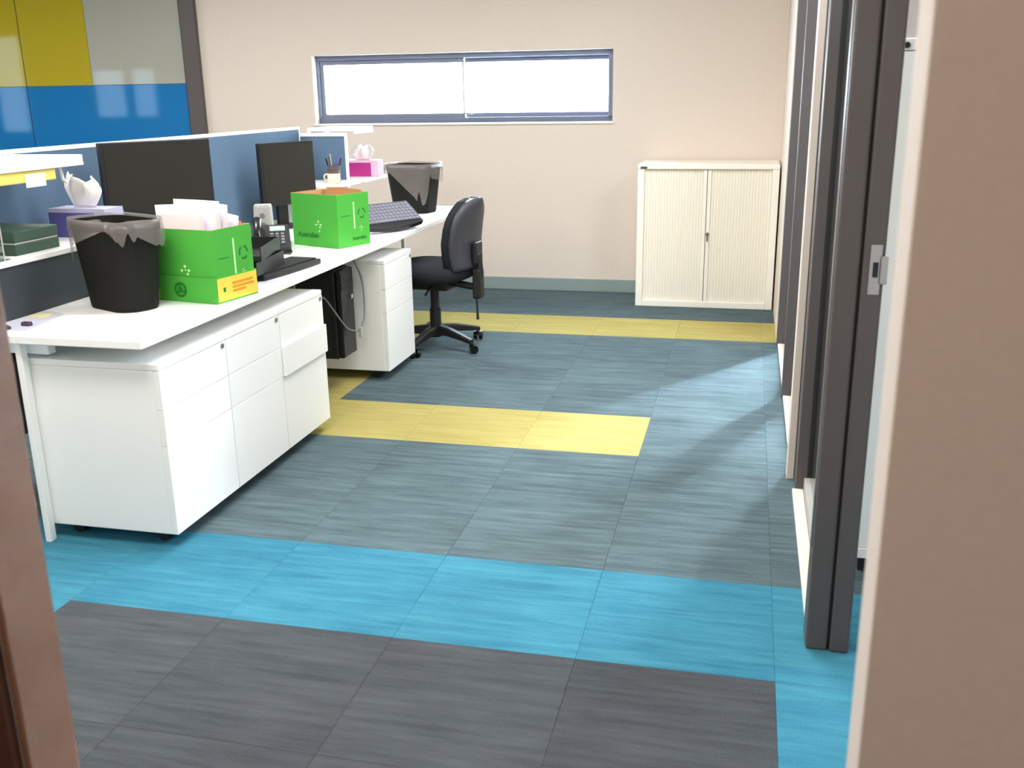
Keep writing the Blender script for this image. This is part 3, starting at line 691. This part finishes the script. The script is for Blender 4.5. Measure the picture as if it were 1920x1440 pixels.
flat_paper('document', [(-1.99, 3.33), (-1.775, 3.315), (-1.77, 3.50), (-1.79, 3.56), (-2.02, 3.55)], DZ+0.0004, LAV, 'lavender sheet half under the letter trays at the bench edge', 'paper', th=0.0004)

# items on the near riser
RZ = DZ+0.2055; RN = DZ+0.1955
og = thing('file_box', 'dark green and black file box on the shelf by the doorway', 'box', (-2.50, 2.96, RN))
B('body', (-0.13, 0.12, -0.16, 0.06, 0, 0.036), DKGREEN, og, 0.003)
B('middle', (-0.128, 0.118, -0.158, 0.058, 0.0365, 0.042), GREYP, og, 0.001)
B('upper', (-0.13, 0.12, -0.16, 0.06, 0.0425, 0.08), DKGREEN, og, 0.003)
B('label_holder', (0.05, 0.07, -0.1622, -0.1602, 0.012, 0.032), GREYP, og)
ac = thing('acrylic_holder', 'clear acrylic sign holder on the shelf edge by the doorway', 'sign holder', (-2.40, 2.70, RN))
B('sheet', (-0.09, 0.055, -0.002, 0.002, 0.004, 0.125), CLEARP, ac); B('foot', (-0.09, 0.055, -0.03, 0.03, 0, 0.0035), CLEARP, ac)
B('edge', (0.0555, 0.058, -0.002, 0.002, 0.0, 0.125), GREYP, ac); B('edge', (-0.09, 0.055, -0.002, 0.002, 0.1255, 0.128), GREYP, ac)
def tissue_box(loc, rz, label, mats, w, d, h, seed, th_, spread):
    t = thing('tissue_box', label, 'tissue box', loc, rz, 'tissue boxes on the raised shelves')
    B('carton', (-w/2, w/2, -d/2, d/2, 0.0005, h), mats[0], t, 0.002)
    B('top_band', (-w/2-0.0006, w/2+0.0006, -d/2-0.0006, d/2+0.0006, h-0.014, h+0.0006), mats[1], t)
    B('end_band', (w/2-0.045, w/2+0.0012, -d/2-0.0012, d/2+0.0012, 0.001, h-0.0145), mats[2], t)
    bm = bmesh.new(); nu, nv = 14, 8
    for q in (0, 1):                                   # two crumpled leaves pulled through the slot
        V = []
        for k in range(nv+1):
            v = k/nv; r = []
            for i in range(nu+1):
                u = -1+2*i/nu
                wv = (0.045+spread*math.sin(min(1, v*1.25)*PI/2))*(1-0.35*max(0, v-0.7)/0.3)
                top = th_*(0.84+0.16*math.cos(u*2.2+seed+q*1.3))*(1+0.28*math.exp(-((u+0.8)/0.16)**2)*q)
                fold = math.sin(u*6.5+seed+q*2.1)*0.016*v + math.sin(u*13+q)*0.005*v + (q-0.5)*0.03*math.sin(v*PI*0.6)
                r.append(bm.verts.new((u*wv+0.012*v*(1-2*q), fold, h+0.001+v*top)))
            V.append(r)
        for k in range(nv):
            for i in range(nu): bm.faces.new((V[k][i], V[k][i+1], V[k+1][i+1], V[k+1][i]))
    to = obj('tissue', bm, TISSUE, t, smooth=True); sd = to.modifiers.new('thick', 'SOLIDIFY'); sd.thickness = 0.0012
    return t
tb = tissue_box((-2.465, 3.30, RN+0.001), 0.0, 'purple tissue box behind the near waste bin, white tissue pulled out', (PURPLE, LILAC, LILAC), 0.245, 0.115, 0.105, 2, 0.125, 0.035)
tissue_box((-2.40, 6.0, RZ), math.radians(4), 'magenta tissue box on the far raised shelf', (PINK, PINKL, PINKL), 0.225, 0.115, 0.1, 5, 0.095, 0.032)
pcup = thing('pen_cup', 'dark pen cup with pens on the shelf beside the magenta tissue box', 'pen cup', (-2.43, 5.60, RZ))
bm = bmesh.new(); n = 20
loft(bm, [[(math.cos(2*PI*i/n)*r, math.sin(2*PI*i/n)*r, z) for i in range(n)] for r, z in ((0.038, 0.0005), (0.04, 0.095), (0.037, 0.095), (0.035, 0.006))]); obj('cup', bm, mat('pewter', (92, 84, 90), 0.5), pcup, smooth=False)
for k in range(6):
    a = k*1.05+0.3; bm = bmesh.new(); p0 = Vector((math.cos(a)*0.014, math.sin(a)*0.014, 0.009)); p1 = Vector((math.cos(a)*0.045, math.sin(a)*0.045, 0.135+0.012*(k % 3)))
    cyl(bm, p0, p1, 0.004, n=8); obj('pen', bm, (BLACK, PURPLE, GREYP, BLACKG, BROWNP, PURPLE)[k], pcup)
mg = thing('mug', 'cream mug with brown rim on the far shelf before the pen cup', 'mug', (-2.365, 5.44, RZ))
bm = bmesh.new(); loft(bm, [[(math.cos(2*PI*i/n)*r, math.sin(2*PI*i/n)*r, z) for i in range(n)] for r, z in ((0.03, 0.0005), (0.038, 0.02), (0.036, 0.06), (0.033, 0.06), (0.03, 0.006))]); obj('cup', bm, SKINP, mg, smooth=True)
bm = bmesh.new(); loft(bm, [[(math.cos(2*PI*i/n)*r, math.sin(2*PI*i/n)*r, z) for i in range(n)] for r, z in ((0.0365, 0.0605), (0.0385, 0.066), (0.0365, 0.076), (0.0325, 0.076), (0.0325, 0.0605))], False, False); obj('rim', bm, BROWNP, mg)
bm = bmesh.new(); tube(bm, smooth_path([(-0.034, 0, 0.055), (-0.058, 0, 0.048), (-0.058, 0, 0.025), (-0.036, 0, 0.018)]), 0.005, 8); obj('handle', bm, SKINP, mg, smooth=True)

# swivel chair ---------------------------------------------------------------------
ch = thing('office_chair', 'black swivel office chair pushed up to the far end of the workbench', 'chair', (-1.72, 5.28, 0), math.radians(-90-8))
# local: the sitter faces -y is the backrest side; seat opens to +y ... backrest on local +y after rotation it stands at world +x
def superell(w, d, z, e=4, n=28, dy=0.0):
    r = []
    for i in range(n):
        a = 2*PI*i/n; c, s = math.cos(a), math.sin(a)
        r.append((math.copysign(abs(c)**(2/e), c)*w/2, math.copysign(abs(s)**(2/e), s)*d/2+dy, z))
    return r
bm = bmesh.new(); loft(bm, [superell(0.36, 0.36, 0.405), superell(0.44, 0.43, 0.412), superell(0.47, 0.455, 0.435), superell(0.475, 0.46, 0.465), superell(0.45, 0.44, 0.488), superell(0.36, 0.36, 0.497), superell(0.15, 0.15, 0.495)]); obj('seat', bm, FABRIC, ch, smooth=True)
# backrest: cushion and shell
def back_ring(v, off0, off1, wmax, z0, z1):
    z = z0+(z1-z0)*v; w = wmax*(0.86+0.14*math.sin(PI*min(1, v*1.15)))*(1 if v < 0.72 else math.sqrt(max(0.02, 1-((v-0.72)/0.285)**2)))
    o = []; n = 10; lean = 0.055*(v)**1.5-0.02*math.sin(PI*v)
    for i in range(n+1):
        u = -1+2*i/n; o.append((u*w/2, 0.225+lean-0.035*u*u+off0, z))
    for i in range(n+1):
        u = 1-2*i/n; o.append((u*w/2*0.97, 0.225+lean-0.035*u*u+off1, z))
    return o
for nm, a, b, mt in (('back_cushion', -0.035, 0.008, FABRIC), ('back_shell', 0.009, 0.032, SHELL)):
    bm = bmesh.new(); loft(bm, [back_ring(v, a+(0.012 if nm == 'back_cushion' and v in (0, 1) else 0), b, 0.42, 0.475, 0.862) for v in (0, 0.06, 0.2, 0.4, 0.6, 0.72, 0.82, 0.9, 0.96, 1.0)]); obj(nm, bm, mt, ch, smooth=True)
bm = bmesh.new(); tube(bm, smooth_path([(0, 0.05, 0.385), (0, 0.17, 0.375), (0, 0.255, 0.37), (0, 0.285, 0.43), (0, 0.278, 0.56)]), [0.02]*25, 10); obj('back_bar', bm, BLACK, ch, smooth=True)
B('back_bracket', (-0.045, 0.045, 0.258, 0.288, 0.50, 0.62), BLACK, ch, 0.008)
B('height_block', (-0.035, 0.035, 0.25, 0.30, 0.30, 0.47), BLACK, ch, 0.012)
B('mechanism', (-0.09, 0.09, -0.12, 0.12, 0.345, 0.404), BLACK, ch, 0.01)
bm = bmesh.new(); tube(bm, [(0.09, 0.02, 0.37), (0.19, 0.05, 0.36), (0.235, 0.06, 0.352)], [0.006, 0.006, 0.009], 8); obj('lever', bm, BLACK, ch)
bm = bmesh.new(); tube(bm, [(0.03, 0.275, 0.302), (0.03, 0.279, 0.24), (0.03, 0.28, 0.185)], [0.006, 0.006, 0.009], 8); obj('tilt_rod', bm, BLACK, ch)
bm = bmesh.new(); cyl(bm, (0, 0, 0.06), (0, 0, 0.23), 0.034, 0.032); cyl(bm, (0, 0, 0.23), (0, 0, 0.345), 0.026, 0.026); obj('gas_lift', bm, BLACK, ch, smooth=False)
for k in range(5):
    a = math.radians(72*k-2); c, s = math.cos(a), math.sin(a)
    bm = bmesh.new()
    rings = []
    for r, z, w, h in ((0.02, 0.105, 0.03, 0.028), (0.12, 0.10, 0.024, 0.022), (0.22, 0.082, 0.02, 0.016), (0.285, 0.068, 0.017, 0.013)):
        rings.append([(c*r-s*q*w, s*r+c*q*w, z+p*h) for q, p in ((-1, -1), (1, -1), (1, 0.6), (0.6, 1), (-0.6, 1), (-1, 0.6))])
    loft(bm, rings); leg = obj('base_leg', bm, BLACK, ch, 0.003)
    bm = bmesh.new(); px, py = c*0.275, s*0.275; b2 = a+0.9; dc, ds = math.cos(b2), math.sin(b2); qx, qy = px+dc*0.018, py+ds*0.018
    for e in (-1, 1):
        nx, ny = -ds, dc; cyl(bm, (qx+nx*e*0.006, qy+ny*e*0.006, 0.0265), (qx+nx*e*0.026, qy+ny*e*0.026, 0.0265), 0.026, 0.024, 16)
    cyl(bm, (px, py, 0.03), (px, py, 0.072), 0.008, n=8)
    obj('castor', bm, BLACKG, leg)

# cream tambour cupboard ------------------------------------------------------------
cb = thing('tambour_cupboard', 'low cream tambour door cupboard against the back wall', 'cupboard', (-0.256, 6.585, 0))
w, d, h = 0.906, 0.445, 0.948
B('side_panel', (-w/2, -w/2+0.045, 0, d, 0.001, h-0.031), CREAM, cb, 0.004); B('side_panel', (w/2-0.045, w/2, 0, d, 0.001, h-0.031), CREAM, cb, 0.004)
B('top_panel', (-w/2, w/2, -0.004, d, h-0.0305, h), CREAM, cb, 0.004)
B('bottom_rail', (-w/2+0.0455, w/2-0.0455, 0, d, 0.001, 0.045), CREAM, cb, 0.004)
B('back_panel', (-w/2+0.0455, w/2-0.0455, d-0.02, d, 0.0455, h-0.031), CREAM, cb)
for s in (-1, 1):
    x0, x1 = (-w/2+0.0455, -0.002) if s < 0 else (0.002, w/2-0.0455)
    door = B('tambour_door', (x0, x1, 0.022, 0.028, 0.0455, h-0.0315), CREAM_D, cb)
    bm = bmesh.new(); n = 20; e0, e1 = (x0, x1-0.024) if s < 0 else (x0+0.024, x1); st = (e1-e0)/n
    for i in range(n):
        a = e0+i*st; loft(bm, [[(a+0.001, 0.0218, z), (a+0.0035, 0.0165, z), (a+st-0.0035, 0.0165, z), (a+st-0.001, 0.0218, z)] for z in (0.048, h-0.034)])
    sl = obj('slats', bm, CREAM_D, door); sl['kind'] = 'stuff'
    B('pull_stile', ((-0.0255, -0.002) if s < 0 else (0.002, 0.0255)) + (0.010, 0.0216, 0.048, h-0.034), CREAM, door, 0.002)
bm = bmesh.new(); cyl(bm, (0.014, 0.0095, 0.497), (0.014, 0.003, 0.497), 0.011, n=16); lk = obj('lock', bm, METAL, cb)
B('key', (0.0125, 0.0155, -0.012, 0.0028, 0.489, 0.503), BRASS, lk); B('key_tag', (0.009, 0.019, -0.013, -0.011, 0.452, 0.488), BRASS, lk)
B('name_plate', (-w/2+0.018, -w/2+0.062, -0.006, -0.0042, h-0.0265, h-0.0135), mat('dark_plate', (70, 68, 66), 0.4), cb)

# tall white cupboard seen through the office doorway --------------------------------
tc = thing('office_cupboard', 'tall white cupboard seen through the doorway beyond the dark jamb', 'cupboard', (0.60, 2.80, 0))
B('carcass', (-0.235, 0.25, 0.02, 0.85, 0.065, 1.495), WPOW, tc, 0.003)
B('plinth', (-0.215, 0.23, 0.05, 0.82, 0.0, 0.0645), FRAME_D, tc)
B('top', (-0.24, 0.255, -0.002, 0.855, 1.4955, 1.525), WPOW, tc, 0.003)
for s in (0, 1): B('door', (-0.235+0.2435*s, -0.235+0.2415+0.2435*s, 0.0, 0.0195, 0.10, 1.493), WPOW, tc, 0.002)
B('kick_rail', (-0.235, 0.25, -0.004, 0.0195, 0.066, 0.098), WPOW, tc, 0.002)
bm = bmesh.new(); cyl(bm, (-0.222, -0.0025, 1.508), (-0.222, -0.006, 1.508), 0.008, n=12); obj('lock', bm, BLACK, tc)
